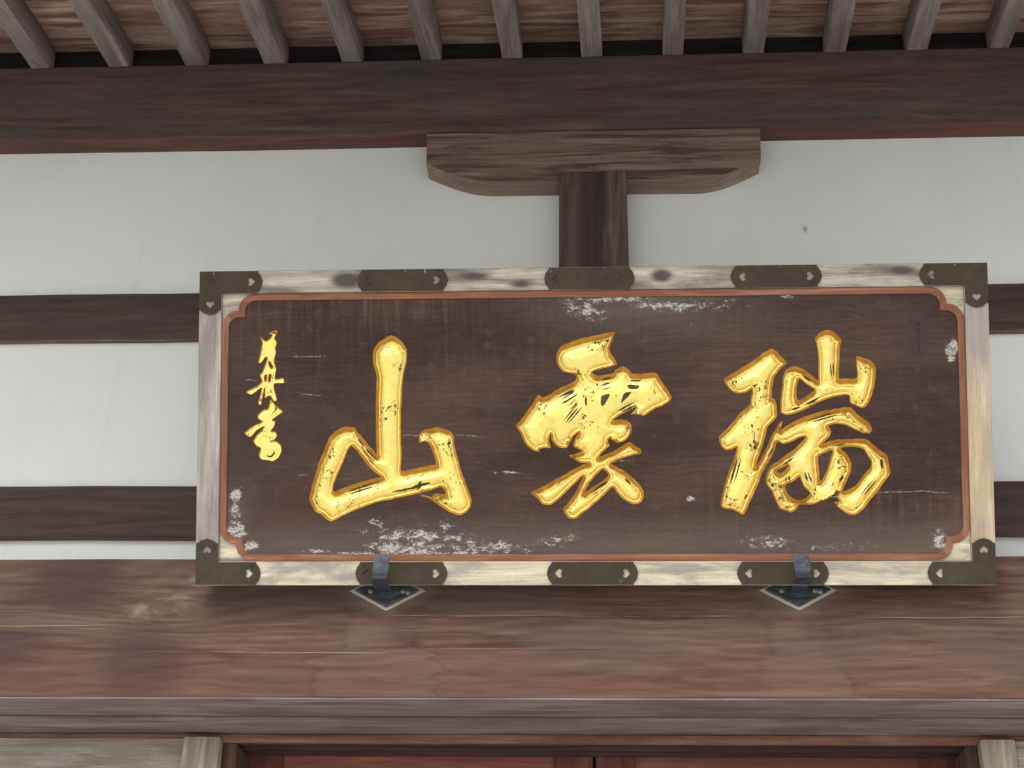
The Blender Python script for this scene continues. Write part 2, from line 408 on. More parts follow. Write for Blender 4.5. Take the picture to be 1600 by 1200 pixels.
HOOK_X = (-0.5620, 0.5640)
def lintel_extra(nt, co, c, h, q):
    x, y, z = xyz(co)
    wv = nz(mapped(co, (1.2, 1.0, 16.0)), 2.0, 6.0, 0.62)
    lv = nz(mapped(co, (1.0, 1.0, 1.6)), 2.6, 3.0, 0.5)
    # annual rings cut at a slant: long flame figure
    kx = gauss(x, z, -1.235, 2.985, 0.16, 0.06)
    f = z * 34.0 + nz(mapped(co, (0.7, 1.0, 2.6)), 1.5, 3.0, 0.5) * 9.0 + kx * 2.2
    ring = mth(f * 6.2832, 'SINE', 0.0)
    c = mulc(c, 1.0 + ring * 0.10)
    c = mixc(smooth(q['fib'] * 0.5 + q['med'] * 0.5, 0.60, 0.70) * 0.5, c, (0.21, 0.15, 0.125))
    c = mixc(smooth(q['fib'] * 0.5 + q['med'] * 0.5, 0.44, 0.34) * 0.65, c, (0.055, 0.03, 0.024))
    
    # purple dark soaking towards the left end
    d1 = gauss(x, z, -1.45, 3.07, 0.16, 0.09).mx(gauss(x, z, -1.22, 2.82, 0.14, 0.12)).mx(gauss(x, z, -1.68, 2.86, 0.2, 0.08))
    c = mixc(smooth(d1 * (wv * 1.6 + q['med'] * 0.6 - 0.1), 0.18, 0.62) * 0.7, c, (0.060, 0.036, 0.036))
    # redder heartwood low, greyer high
    low = smooth(z, 2.93, 2.76)
    c = mixc(low * 0.35 * smooth(wv, 0.3, 0.6), c, (0.165, 0.075, 0.052))
    # water run-off below each hook
    for x0, wd in ((HOOK_X[0] - 0.02, 0.055), (HOOK_X[1], 0.06), ):
        w = (3.02 - z) * 0.24 + wd + (wv - 0.5) * 0.26 + (lv - 0.5) * 0.34
        dd = (x - x0).abs() - w
        ins = smooth(dd, 0.012, -0.03) * smooth(z, 3.02, 2.96)
        line = smooth(dd.abs(), 0.020, 0.002) * smooth(z, 3.03, 2.97)
        c = mixc(ins * 0.13 * (0.5 + wv), c, (0.20, 0.155, 0.13))
        c = mixc(line * 0.30 * smooth(lv, 0.38, 0.6), c, (0.06, 0.032, 0.025))
    # pale knot and torn fibre
    kn = nz(mapped(co, (5.0, 4.0, 13.0)), 1.6, 5.0, 0.62, 0.5)
    km = gauss(x, z, -1.17, 3.00, 0.16, 0.055).mx(gauss(x, z, -1.24, 2.965, 0.05, 0.036)).mx(gauss(x, z, -1.09, 3.06, 0.05, 0.06))
    c = mixc(smooth(km * (0.45 + kn), 0.36, 0.72) * 0.8, c, mixc(smooth(kn, 0.42, 0.68), (0.12, 0.08, 0.062), (0.30, 0.235, 0.175)))
    # unpainted margin round the iron plates
    for x0 in HOOK_X:
        dm = (x - x0).abs() / 0.094 + (z - 3.034).abs() / 0.051
        pale = smooth(dm + (wv - 0.5) * 0.10, 1.15, 1.10)
        halo = smooth(dm, 2.0, 1.1) * 0.35
        c = mixc(halo, c, (0.24, 0.20, 0.165))
        c = mixc(pale * 0.9, c, (0.62, 0.55, 0.42))
    # long drying cracks with pale lips
    wig = (nz(mapped(co, (1.0, 1.0, 1.0)), 2.0, 3.0) - 0.5) * 0.020
    for z0, xa, xb in ((2.937, -2.5, -1.27), (2.859, -1.30, -0.52), (2.966, -0.60, 0.02), (2.872, -0.45, 0.10), (2.962, -0.1, 0.45), (2.958, 0.68, 1.9)):
        ln = (z - z0 + wig).abs()
        on = smooth(x, xa, xa + 0.12) * smooth(x, xb, xb - 0.12)
        c = mixc(smooth(ln, 0.0017, 0.0005) * on * smooth(q['med'], 0.38, 0.55) * 0.55, c, (0.40, 0.30, 0.25))
        c = mixc(smooth((z - z0 + wig + 0.0035).abs(), 0.003, 0.0008) * on * 0.35, c, (0.05, 0.03, 0.025))
    return c, h

def panel_mat():
    m, nt, bs = new_mat('panel_board')
    co = obj_co(nt, False)
    x, y, z = xyz(co)
    big = nz(mapped(co, (1.0, 1.0, 2.4)), 1.7, 4.0, 0.55)
    gr = nz(mapped(co, (1.0, 1.0, 9.0)), 4.0, 8.0, 0.70, 1.1)
    fib = nz(mapped(co, (8.0, 1.0, 190.0)), 1.0, 5.0, 0.72, 0.3)
    vert = nz(mapped(co, (60.0, 1.0, 3.0)), 1.0, 5.0, 0.72)
    vfin = nz(mapped(co, (320.0, 1.0, 7.0)), 1.0, 2.0, 0.5)
    c = mixc(smooth(big, 0.36, 0.66), (0.042, 0.021, 0.016), (0.078, 0.046, 0.034))
    c = mulc(c, 0.38 + 1.24 * gr)
    c = mulc(c, 0.50 + 1.0 * fib)
    mot = nz(co, 26.0, 6.0, 0.7)
    c = mixc(smooth(mot, 0.52, 0.72) * 0.35, c, (0.125, 0.078, 0.056))
    # weave-like vertical marks, strongest along the top edge and lower right
    vm = (gauss(x, z, -0.62, 0.80, 0.75, 0.17) + gauss(x, z, 0.72, 0.20, 0.4, 0.14) * 0.55 + 0.06).mn(1.0)
    c = mulc(c, 1.0 + (vert - 0.5) * vm * 2.3)
    c = mixc(smooth(vert, 0.56, 0.72) * vm * 0.4, c, (0.20, 0.145, 0.105))
    c = mulc(c, 1.0 + (vfin - 0.5) * vm * 1.4)
    # swirled figure on the right
    sw = nz(mapped(co, (1.0, 1.0, 1.5)), 5.0, 2.0, 0.5, 1.2)
    rg = mth(sw * 60.0, 'SINE', 0.0)
    c = mulc(c, 1.0 + rg * 0.11 * gauss(x, z, 0.80, 0.46, 0.22, 0.09))
    wl = mth(z * 430.0 + nz(mapped(co, (1.0, 1.0, 1.6)), 3.2, 4.0, 0.6) * 46.0, 'SINE', 0.0)
    c = mulc(c, 1.0 + wl * 0.10 * smooth(nz(co, 4.0, 3.0), 0.38, 0.6))
    # weathered grey along the bottom and top
    wea = smooth(z + (big - 0.5) * 0.12, 0.22, 0.10) * 0.6
    wea = wea.mx(gauss(x, z, 0.14, 0.76, 0.26, 0.075) * 0.85)
    wea = wea.mx(gauss(x, z, -0.98, 0.19, 0.05, 0.085) * 0.9)
    wea = wea * (0.35 + 0.9 * gr)
    c = mixc(wea, c, (0.145, 0.118, 0.098))
    # dark band down the left margin, red stain low left
    c = mixc(gauss(x, z, -0.965, 0.42, 0.055, 0.22) * 0.75, c, (0.040, 0.028, 0.028))
    c = mixc(gauss(x, z, -0.86, 0.20, 0.09, 0.05) * 0.45, c, (0.105, 0.045, 0.036))
    c = mixc(gauss(x, z, 0.86, 0.68, 0.07, 0.10) * 0.45, c, (0.050, 0.028, 0.029))
    # surviving flakes of white ground
    fl = nz(mapped(co, (1.0, 1.0, 1.7)), 40.0, 7.0, 0.72, 0.6)
    vo = nt.nodes.new('ShaderNodeTexVoronoi'); vo.feature = 'DISTANCE_TO_EDGE'; vo.inputs['Scale'].default_value = 62.0
    nt.links.new(mapped(co, (1.0, 1.0, 1.5)).k, vo.inputs['Vector'])
    crk = S(nt, vo.outputs['Distance'])
    fl2 = nz(mapped(co, (1.0, 1.0, 2.6)), 120.0, 4.0, 0.6)
    den = gauss(x, z, -0.52, 0.100, 0.16, 0.032) * 1.15
    for g in ((-0.49, 0.135, 0.24, 0.040, 0.86), (-0.55, 0.086, 0.40, 0.009, 1.05), (-0.76, 0.118, 0.045, 0.010, 0.62), (-0.28, 0.105, 0.26, 0.04, 0.84), (-0.33, 0.088, 0.10, 0.007, 0.7),
              (-0.985, 0.243, 0.022, 0.030, 1.3), (-0.985, 0.200, 0.022, 0.026, 1.25), (-0.980, 0.148, 0.030, 0.034, 1.35), (-0.945, 0.108, 0.036, 0.02, 1.15), (-0.76, 0.092, 0.10, 0.010, 1.0),
              (-0.02, 0.752, 0.10, 0.050, 0.88), (0.05, 0.776, 0.20, 0.016, 0.98), (0.25, 0.757, 0.26, 0.032, 0.86), (0.52, 0.778, 0.035, 0.008, 1.2), (0.26, 0.70, 0.04, 0.016, 0.55), (0.02, 0.72, 0.05, 0.03, 0.8),
              (0.957, 0.622, 0.016, 0.030, 1.5), (0.966, 0.635, 0.014, 0.026, 1.5), (0.912, 0.118, 0.03, 0.04, 1.15), (0.93, 0.105, 0.03, 0.02, 1.0), (0.46, 0.115, 0.12, 0.034, 0.86), (0.62, 0.10, 0.26, 0.03, 0.70), (-0.12, 0.12, 0.14, 0.03, 0.80),
              (-0.60, 0.170, 0.04, 0.022, 0.95), (-0.24, 0.305, 0.06, 0.009, 0.95), (-0.40, 0.16, 0.04, 0.03, 0.9), (0.255, 0.232, 0.018, 0.012, 1.1), (0.0, 0.095, 0.3, 0.02, 0.34)):
        den = den.mx(gauss(x, z, *g[:4]) * g[4])
    fv = fl * 0.7 + fl2 * 0.3
    den = (den * (0.62 + 1.25 * nz(co, 15.0, 4.0, 0.6)) * 0.87).mn(0.84)
    wm = smooth(fv - (0.80 - den * 0.36), -0.008, 0.014) * smooth(crk + (fl2 - 0.5) * 0.10, 0.01, 0.05)
    haze = smooth(fv - (0.74 - den * 0.36), -0.03, 0.07) * 0.38
    c = mixc(haze, c, (0.34, 0.31, 0.27))
    c = mixc(wm * (0.55 + 0.6 * mot).mn(1.0), c, mixc(smooth(fl2, 0.35, 0.65), (0.38, 0.37, 0.34), (0.60, 0.595, 0.56)))
    # fine scratches and cracks with pale lips
    wig = (nz(mapped(co, (6.0, 1.0, 1.0)), 1.5, 3.0) - 0.5) * 0.03
    for z0, xa, xb, sl in ((0.628, -0.84, -0.73, -0.06), (0.616, -0.90, -0.86, -0.04), (0.525, -0.81, -0.74, -0.16), (0.30, -0.82, -0.78, 0.05), (0.33, -0.05, 0.10, 0.02), (0.235, 0.62, 0.95, 0.05), (0.565, -0.97, -0.92, -0.1), (0.40, -0.6, -0.3, 0.02)):
        ln = (z - z0 - (x - xa) * sl + wig).abs()
        on = smooth(x, xa, xa + 0.02) * smooth(x, xb, xb - 0.03)
        c = mixc(smooth(ln, 0.0022, 0.0006) * on * smooth(fl2, 0.42, 0.58) * 0.7, c, (0.40, 0.34, 0.30))
    put(nt, bs.inputs['Base Color'], c)
    put(nt, bs.inputs['Roughness'], 0.62 + 0.2 * gr)
    bs.inputs['Specular IOR Level'].default_value = 0.28
    bump(nt, bs, gr * 0.35 + fib * 0.4 + vert * 0.15, 0.4, 0.004)
    return m

def gold_mat():
    m, nt, bs = new_mat('gold_leaf')
    co = obj_co(nt, False)
    x, y, z = xyz(co)
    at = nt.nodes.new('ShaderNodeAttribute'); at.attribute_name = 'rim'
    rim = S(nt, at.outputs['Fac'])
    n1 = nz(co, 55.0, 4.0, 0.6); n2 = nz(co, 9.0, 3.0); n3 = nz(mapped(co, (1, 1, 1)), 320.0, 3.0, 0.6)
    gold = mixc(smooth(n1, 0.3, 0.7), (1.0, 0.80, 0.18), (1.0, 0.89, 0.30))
    ochre_shade = mixc(smooth(n1, 0.3, 0.7), (0.46, 0.205, 0.018), (0.64, 0.34, 0.045))  # duller look of the steep carved walls, their shade painted into the colour
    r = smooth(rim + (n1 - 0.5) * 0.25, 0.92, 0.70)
    c = mixc(r, gold, ochre_shade)
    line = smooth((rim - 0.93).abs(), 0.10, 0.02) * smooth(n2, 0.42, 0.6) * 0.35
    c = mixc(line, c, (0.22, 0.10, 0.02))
    # worn specks where the dark ground shows
    wsp = nz(mapped(co, (1.0, 1.0, 0.75)), 120.0, 5.0, 0.68, 0.4)
    where = smooth(nz(co, 13.0, 3.0, 0.6), 0.47, 0.60)
    sp = smooth(wsp - (0.685 - where * 0.13), 0.0, 0.015) * smooth(rim, 0.75, 1.0)
    c = mixc(sp, c, (0.030, 0.022, 0.008))
    put(nt, bs.inputs['Base Color'], c)
    put(nt, bs.inputs['Metallic'], (0.78 - 0.42 * r) * (1.0 - sp))
    put(nt, bs.inputs['Roughness'], 0.30 + 0.14 * n1 + 0.16 * r + 0.3 * sp)
    bump(nt, bs, n3 * 0.3 + n1 * 0.5 - sp * 0.5, 0.45, 0.004)
    return m

def bronze():
    m, nt, bs = new_mat('aged_bronze')
    co = obj_co(nt, False); x, y, z = xyz(co)
    n1 = nz(co, 9.0, 5.0, 0.6, 0.4); n2 = nz(co, 120.0, 4.0, 0.6); n4 = nz(co, 48.0, 4.0, 0.6)
    c = mixc(smooth(n1, 0.34, 0.66), (0.048, 0.036, 0.023), (0.064, 0.052, 0.034))
    c = mulc(c, 0.75 + 0.5 * n2)
    c = mixc(smooth(n4, 0.50, 0.66) * 0.6, c, (0.050, 0.032, 0.024))
    c = mixc(smooth(nz(co, 24.0, 6.0, 0.7), 0.56, 0.74) * 0.5, c, (0.125, 0.118, 0.085))
    run = smooth(z + (n4 - 0.5) * 0.05, 0.845, 0.862)
    c = mixc(run * smooth(nz(mapped(co, (1, 1, 0.3)), 110.0, 3.0, 0.6), 0.655, 0.70), c, (0.32, 0.55, 0.47))
    put(nt, bs.inputs['Base Color'], c); bs.inputs['Metallic'].default_value = 0.1
    put(nt, bs.inputs['Roughness'], 0.55 + 0.25 * n1)
    bs.inputs['Specular IOR Level'].default_value = 0.25
    bump(nt, bs, n1 * 0.5 + n2 * 0.4, 0.25, 0.003)
    return m

def tan_right(nt, co, c, h, q):
    x, y, z = xyz(co)
    return mixc(smooth(z + (q['blo'] - 0.5) * 0.5, 0.40, 0.72) * 0.8, c, mixc(q['med'], (0.24, 0.22, 0.23), (0.46, 0.42, 0.38))), h

def grime_top(nt, co, c, h, q):
    x, y, z = xyz(co)
    d = gauss(x, z, 0.185, 0.838, 0.035, 0.02).mx(gauss(x, z, -0.68, 0.835, 0.05, 0.022)).mx(gauss(x, z, -0.33, 0.842, 0.07, 0.02) * 0.7).mx(gauss(x, z, 0.83, 0.845, 0.06, 0.018) * 0.8).mx(gauss(x, z, -0.20, 0.82, 0.05, 0.02) * 0.7)
    return mixc(smooth(d * (0.4 + q['med'] * 1.2), 0.18, 0.6) * 0.92, c, (0.070, 0.060, 0.056)), h

def strut_core(nt, co, c, h, q):
    x, y, z = xyz(co)
    d = smooth((x - 0.018 + (q['a'] - 0.5) * 0.05).abs(), 0.062, 0.022)
    return mixc(d * 0.72, c, (0.036, 0.029, 0.028)), h

def simple(name, c1, c2, rough=0.6, metal=0.0, scale=14.0, bmp=0.2, c3=None, stretch=(1, 1, 1)):
    m, nt, bs = new_mat(name)
    co = obj_co(nt)
    n1 = nz(mapped(co, stretch), scale, 5.0, 0.6, 0.4); n2 = nz(co, scale * 9, 4.0, 0.6)
    c = mixc(smooth(n1, 0.34, 0.66), c1, c2)
    c = mulc(c, 0.8 + 0.4 * n2)
    if c3 is not None:
        c = mixc(smooth(nz(co, scale * 2.3, 5.0, 0.65), 0.64, 0.72) * 0.8, c, c3)
    put(nt, bs.inputs['Base Color'], c)
    bs.inputs['Metallic'].default_value = metal
    put(nt, bs.inputs['Roughness'], rough - 0.1 + 0.2 * n1)
    bump(nt, bs, n1 * 0.5 + n2 * 0.5, bmp, 0.003)
    return m

MAT = {}
MAT['plaster'] = plaster_mat()
MAT['plate_beam'] = wood('dark_beam_wood', (0.062, 0.039, 0.036), (0.098, 0.060, 0.054), (0.138, 0.092, 0.082), stain=(0.072, 0.066, 0.060), stain_amt=0.7, bmp=0.35, fibre_amt=0.3)
MAT['lintel'] = wood('lintel_wood', (0.078, 0.042, 0.033), (0.124, 0.070, 0.054), (0.174, 0.112, 0.087), stain=(0.105, 0.078, 0.066), stain_amt=0.7, extra=lintel_extra, shift=False, fibre_amt=0.35, bmp=0.4)
MAT['soffit'] = wood('soffit_wood', (0.150, 0.118, 0.104), (0.225, 0.190, 0.172), (0.30, 0.262, 0.240), stain=(0.150, 0.105, 0.098), stain_amt=0.75, fibre_amt=0.35)
MAT['head'] = wood('door_head_wood', (0.16, 0.075, 0.05), (0.24, 0.125, 0.082), (0.32, 0.21, 0.14), stain=(0.14, 0.08, 0.06), fibre_amt=0.4)
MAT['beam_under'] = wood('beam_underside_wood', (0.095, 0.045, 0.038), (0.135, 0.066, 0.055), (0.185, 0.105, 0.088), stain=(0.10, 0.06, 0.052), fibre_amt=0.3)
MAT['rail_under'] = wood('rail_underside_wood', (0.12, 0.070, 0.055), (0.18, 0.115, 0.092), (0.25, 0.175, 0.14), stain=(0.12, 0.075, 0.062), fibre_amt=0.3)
MAT['jamb'] = wood('jamb_wood', (0.075, 0.042, 0.034), (0.12, 0.07, 0.055), (0.17, 0.11, 0.085), axis='Z')
MAT['rail'] = wood('tie_rail_wood', (0.054, 0.035, 0.031), (0.078, 0.053, 0.047), (0.105, 0.076, 0.066), stain=(0.062, 0.052, 0.046), stain_amt=0.7, fibre_amt=0.25, bmp=0.3, contrast=0.8)
MAT['arm'] = wood('bracket_wood', (0.085, 0.056, 0.048), (0.185, 0.130, 0.104), (0.25, 0.19, 0.155), stain=(0.115, 0.072, 0.060), stain_amt=0.55, grain=1.25, contrast=1.5, bmp=0.8)
MAT['arm_cut'] = wood('bracket_cut_wood', (0.20, 0.145, 0.115), (0.29, 0.215, 0.172), (0.36, 0.275, 0.225), stain=(0.22, 0.16, 0.13), stain_amt=0.5, bmp=0.5, contrast=0.8)
MAT['strut'] = wood('strut_wood', (0.060, 0.043, 0.039), (0.100, 0.074, 0.065), (0.140, 0.106, 0.092), axis='Z', stain=(0.090, 0.072, 0.062), stain_amt=0.5, stain_scale=2.6, extra=strut_core)
MAT['rafter'] = wood('rafter_wood', (0.180, 0.148, 0.137), (0.265, 0.228, 0.212), (0.345, 0.305, 0.282), axis='Y', stain=(0.165, 0.130, 0.118), stain_amt=0.6, bmp=0.8, contrast=1.0)
MAT['plank'] = wood('roof_plank_wood', (0.21, 0.115, 0.090), (0.41, 0.265, 0.205), (0.60, 0.43, 0.32), stain=(0.26, 0.150, 0.125), stain_amt=0.6, grain=0.8, contrast=1.5, bmp=0.6)
MAT['dark'] = wood('dark_gap_wood', (0.016, 0.013, 0.014), (0.026, 0.021, 0.023), (0.036, 0.030, 0.032), fibre_amt=0.3)
MAT['groove'] = wood('joint_shade_wood', (0.050, 0.028, 0.028), (0.075, 0.042, 0.040), (0.10, 0.06, 0.055), fibre_amt=0.3)
MAT['door'] = wood('door_wood', (0.20, 0.072, 0.052), (0.29, 0.108, 0.076), (0.36, 0.16, 0.115), stain=(0.20, 0.085, 0.072), fibre_amt=0.3)
MAT['stile'] = wood('door_stile_wood', (0.13, 0.045, 0.04), (0.18, 0.066, 0.055), (0.24, 0.10, 0.08), axis='Z', fibre_amt=0.3)
MAT['pale_board'] = wood('pale_board_wood', (0.29, 0.255, 0.215), (0.42, 0.39, 0.345), (0.62, 0.58, 0.48), stain=(0.30, 0.255, 0.20), stain_amt=0.7, contrast=1.3, bmp=0.6)
MAT['pale_post'] = wood('pale_post_wood', (0.30, 0.26, 0.20), (0.46, 0.41, 0.33), (0.66, 0.60, 0.48), axis='Z', stain=(0.36, 0.33, 0.28), contrast=1.3, bmp=0.9, grain=1.2)
MAT['panel'] = panel_mat()
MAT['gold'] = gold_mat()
MAT['slit'] = simple('exposed_ground', (0.045, 0.028, 0.018), (0.075, 0.046, 0.026), 0.7)
MAT['bronze'] = bronze()
MAT['iron'] = simple('worn_iron', (0.034, 0.040, 0.050), (0.085, 0.100, 0.124), 0.5, 0.45, 26.0, 0.8, stretch=(1, 1, 3.0), c3=(0.27, 0.29, 0.32))
MAT['nail'] = simple('nail_head', (0.20, 0.21, 0.22), (0.30, 0.31, 0.32), 0.5, 0.6)
MAT['trim'] = wood('red_trim_wood', (0.185, 0.068, 0.038), (0.27, 0.112, 0.064), (0.36, 0.190, 0.120), stain=(0.22, 0.095, 0.06), stain_amt=0.4, stain_scale=3.0, fibre_amt=0.3)
MAT['trim_v'] = wood('red_trim_wood_upright', (0.175, 0.070, 0.042), (0.255, 0.115, 0.070), (0.35, 0.195, 0.130), axis='Z', stain=(0.20, 0.10, 0.07), stain_amt=0.4, stain_scale=3.0, fibre_amt=0.3)
MAT['frame_top'] = wood('frame_wood_top', (0.23, 0.205, 0.175), (0.42, 0.385, 0.325), (0.60, 0.55, 0.45), stain=(0.145, 0.120, 0.100), stain_amt=0.75, stain_scale=3.4, bmp=0.4, extra=grime_top)
MAT['frame_bottom'] = wood('frame_wood_bottom', (0.40, 0.355, 0.29), (0.58, 0.52, 0.39), (0.70, 0.63, 0.47), stain=(0.30, 0.265, 0.25), stain_amt=0.8, stain_scale=4.5, bmp=0.3)
MAT['frame_left'] = wood('frame_wood_left', (0.29, 0.25, 0.225), (0.40, 0.36, 0.325), (0.52, 0.47, 0.41), axis='Z', stain=(0.24, 0.205, 0.20), stain_amt=0.7, stain_scale=3.2, bmp=0.4)
MAT['frame_right'] = wood('frame_wood_right', (0.38, 0.29, 0.19), (0.50, 0.39, 0.25), (0.61, 0.50, 0.35), axis='Z', stain=(0.33, 0.29, 0.27), stain_amt=0.6, stain_scale=3.6, bmp=0.3, extra=tan_right)
MAT['backing'] = wood('spandrel_wood', (0.36, 0.32, 0.28), (0.56, 0.49, 0.38), (0.70, 0.62, 0.47), stain=(0.24, 0.21, 0.215), stain_amt=0.9, stain_scale=7.0)
MAT['tile'] = simple('roof_tile', (0.09, 0.095, 0.10), (0.14, 0.145, 0.15), 0.5)
MAT['seal'] = simple('faded_seal', (0.052, 0.023, 0.021), (0.040, 0.021, 0.020), 0.7, scale=60)

def gravel():
    m, nt, bs = new_mat('pale_gravel')
    co = obj_co(nt, False)
    v = nt.nodes.new('ShaderNodeTexVoronoi'); v.inputs['Scale'].default_value = 45.0
    nt.links.new(co.k, v.inputs['Vector'])
    cc = S(nt, v.outputs['Distance'])
    n = nz(co, 0.6, 5.0); n2 = nz(co, 60, 3.0)
    c = mixc(smooth(n, 0.3, 0.7), (0.50, 0.50, 0.485), (0.62, 0.62, 0.60))
    c = mulc(c, 0.8 + 0.4 * n2)
    put(nt, bs.inputs['Base Color'], c); bs.inputs['Roughness'].default_value = 0.95
    bump(nt, bs, cc * -1.0, 0.8, 0.02)
    return m
MAT['gravel'] = gravel()

# ------------------------------------------------------------------ setting: ground
bm = bmesh.new()
bmesh.ops.create_grid(bm, x_segments=40, y_segments=40, size=400.0)
g = link('ground', finish(bm), MAT['gravel'])
tag(g, 'pale gravel forecourt in front of the hall', kind='structure')

# ------------------------------------------------------------------ the hall
hall = empty('temple_hall', (0, 0, 0))
tag(hall, 'timber hall front with white plaster wall, brown beams and rafters behind the plaque', 'building')
XL, XR = -3.4, 3.4

o = box('plaster_wall', MAT['plaster'], hall, XL, XR, 0.0, 0.14, 2.9, 5.02, bev=0.0)
o['label'] = 'white plaster infill between the beams'

# wall-plate beam under the rafters
o = box('wall_plate_beam', MAT['plate_beam'], hall, XL, XR, -0.08, 0.12, 4.697, 5.013, bev=0.005, cuts=60, wob=0.0030, seed=1.3, freq=1.1)
o['label'] = 'deep dark brown beam directly under the rafters'
underside(o, MAT['beam_under'])
# dark boards closing the gaps above the beam
box('gap_board', MAT['dark'], hall, XL, XR, -0.032, 0.06, 5.006, 5.30, bev=0.0)

# tie rails
o = box('tie_rail', MAT['rail'], hall, XL, XR, -0.025, 0.10, 3.937, 4.107, bev=0.004, cuts=60, wob=0.0042, seed=4.1, freq=1.6)
o['label'] = 'upper dark tie rail crossing the plaster behind the plaque'
underside(o, MAT['rail_under'])
o = box('tie_rail', MAT['rail'], hall, XL, XR, -0.025, 0.10, 3.258, 3.425, bev=0.004, cuts=60, wob=0.0042, seed=8.7, freq=1.6)
o['label'] = 'lower dark tie rail crossing the plaster behind the plaque'
underside(o, MAT['rail_under'])

# boat-shaped bracket arm
pts = [(-0.536, 4.691), (-0.531, 4.562)]
for i in range(1, 9):
    t = i / 9
    pts.append((-0.531 + 0.215 * t, 4.562 - 0.073 * math.sin(t * math.pi / 2) ** 1.05))
pts += [(-0.316, 4.488), (-0.10, 4.487), (0.15, 4.486), (0.365, 4.485)]
for i in range(1, 9):
    t = 1 - i / 9
    pts.append((0.570 - 0.205 * t, 4.562 - 0.076 * math.sin(t * math.pi / 2) ** 1.05))
pts += [(0.570, 4.562), (0.575, 4.691)]
me = finish(prism_bm(pts, -0.083, 0.02, bev=0.003), 25)
o = link('bracket_arm', me, [MAT['arm'], MAT['arm_cut']], hall)
for p_ in me.polygons:
    if p_.normal.z < -0.3: p_.material_index = 1
o['label'] = 'boat-shaped weathered bracket arm on top of the short strut'

# short strut between bracket arm and plaque
bm = box_bm(-0.091, 0.1295, -0.098, 0.02, 3.95, 4.513, bev=0.008, cuts=14, axis=2, wob=0.0015, seed=2.0)
o = link('strut_post', finish(bm, 40), MAT['strut'], hall)
o['label'] = 'short dark upright strut rising behind the plaque'

# lintel beam with its soffit boards
o = box('lintel_beam', MAT['lintel'], hall, XL, XR, -0.17, 0.0, 2.7336, 3.132, bev=0.004, cuts=70, wob=0.0022, seed=3.3)
o['label'] = 'broad reddish brown lintel beam carrying the plaque hooks'
box('soffit_board', MAT['soffit'], hall, XL, XR, -0.1722, -0.012, 2.728, 2.7330, bev=0.001, cuts=40, wob=0.0007, seed=5.0)
box('soffit_board', MAT['soffit'], hall, XL, XR, 0.003, 0.16, 2.7225, 2.80, bev=0.003, cuts=40, wob=0.0007, seed=6.0)

box('joint_shade_strip', MAT['groove'], hall, XL, XR, -0.0115, 0.0025, 2.7300, 2.7332, bev=0)  # dark strip added to stand in for shade in the soffit joint
# door head with sliding grooves
box('door_head', MAT['head'], hall, XL, XR, 0.148, 0.166, 2.697, 2.7215, bev=0.004, cuts=40, wob=0.001, seed=7.0)
box('door_track', MAT['groove'], hall, -1.02, 1.05, 0.167, 0.205, 2.701, 2.78, bev=0.003)
box('door_track', MAT['groove'], hall, -1.02, 1.05, 0.228, 0.262, 2.701, 2.78, bev=0.003)
box('door_track', MAT['groove'], hall, -1.02, 1.05, 0.282, 0.318, 2.701, 2.78, bev=0.003)
box('header_board', MAT['dark'], hall, XL, XR, 0.16, 0.50, 2.782, 2.90, bev=0.0)

# jambs, posts and side boards either side of the door opening
for s, xa, xb in ((-1, -1.058, -1.018), (1, 1.045, 1.075)):
    box('door_jamb', MAT['jamb'], hall, xa, xb, 0.165, 0.42, 0.6, 2.698, bev=0.003)
for xa, xb, sd in ((-1.168, -1.061, 1.0), (1.078, 1.175, 2.0)):
    o = box('door_post', MAT['pale_post'], hall, xa, xb, 0.128, 0.30, 0.5, 2.7085, bev=0.007, cuts=30, axis=2, wob=0.003, seed=sd, freq=6)
    o['label'] = 'pale weathered upright post beside the doorway'
for xa, xb, z0, z1 in ((XL, -1.17, 2.45, 2.706), (XL, -1.17, 2.16, 2.446), (XL, -1.17, 1.80, 2.156), (1.177, XR, 2.45, 2.706), (1.177, XR, 2.16, 2.446), (1.177, XR, 1.80, 2.156)):
    box('side_board', MAT['pale_board'], hall, xa, xb, 0.145, 0.20, z0, z1, bev=0.003, cuts=20, wob=0.0015, seed=z0)
box('side_wall', MAT['plaster'], hall, XL, -1.17, 0.16, 0.22, 0.5, 1.796, bev=0)
box('side_wall', MAT['plaster'], hall, 1.177, XR, 0.16, 0.22, 0.5, 1.796, bev=0)
box('sill_beam', MAT['lintel'], hall, XL, XR, 0.0, 0.42, 0.25, 0.5, bev=0.006)
box('stone_base', MAT['gravel'], hall, XL, XR, -0.2, 0.6, -0.05, 0.248, bev=0.01)

# pair of sliding doors
for xa, xb, y in ((-1.03, 0.002, 0.325), (0.010, 1.06, 0.329)):
    d = box('sliding_door', MAT['door'], hall, xa + 0.10, xb - 0.10, y + 0.012, y + 0.03, 0.52, 2.74, bev=0.001)
    d['label'] = 'red brown sliding door left of the centre seam' if xa < -0.5 else 'red brown sliding door right of the centre seam'
    for sx in (xa, xb - 0.115):
        box('stile', MAT['stile'], d, sx, sx + 0.115, y, y + 0.034, 0.51, 2.742, bev=0.003)
    box('door_rail', MAT['stile'], d, xa + 0.116, xb - 0.116, y + 0.004, y + 0.032, 0.52, 0.66, bev=0.003)
    box('door_rail', MAT['stile'], d, xa + 0.116, xb - 0.116, y + 0.004, y + 0.032, 1.50, 1.60, bev=0.003)
box('door_lining', MAT['dark'], hall, -1.3, 1.3, 0.46, 0.48, 0.3, 2.79, bev=0)

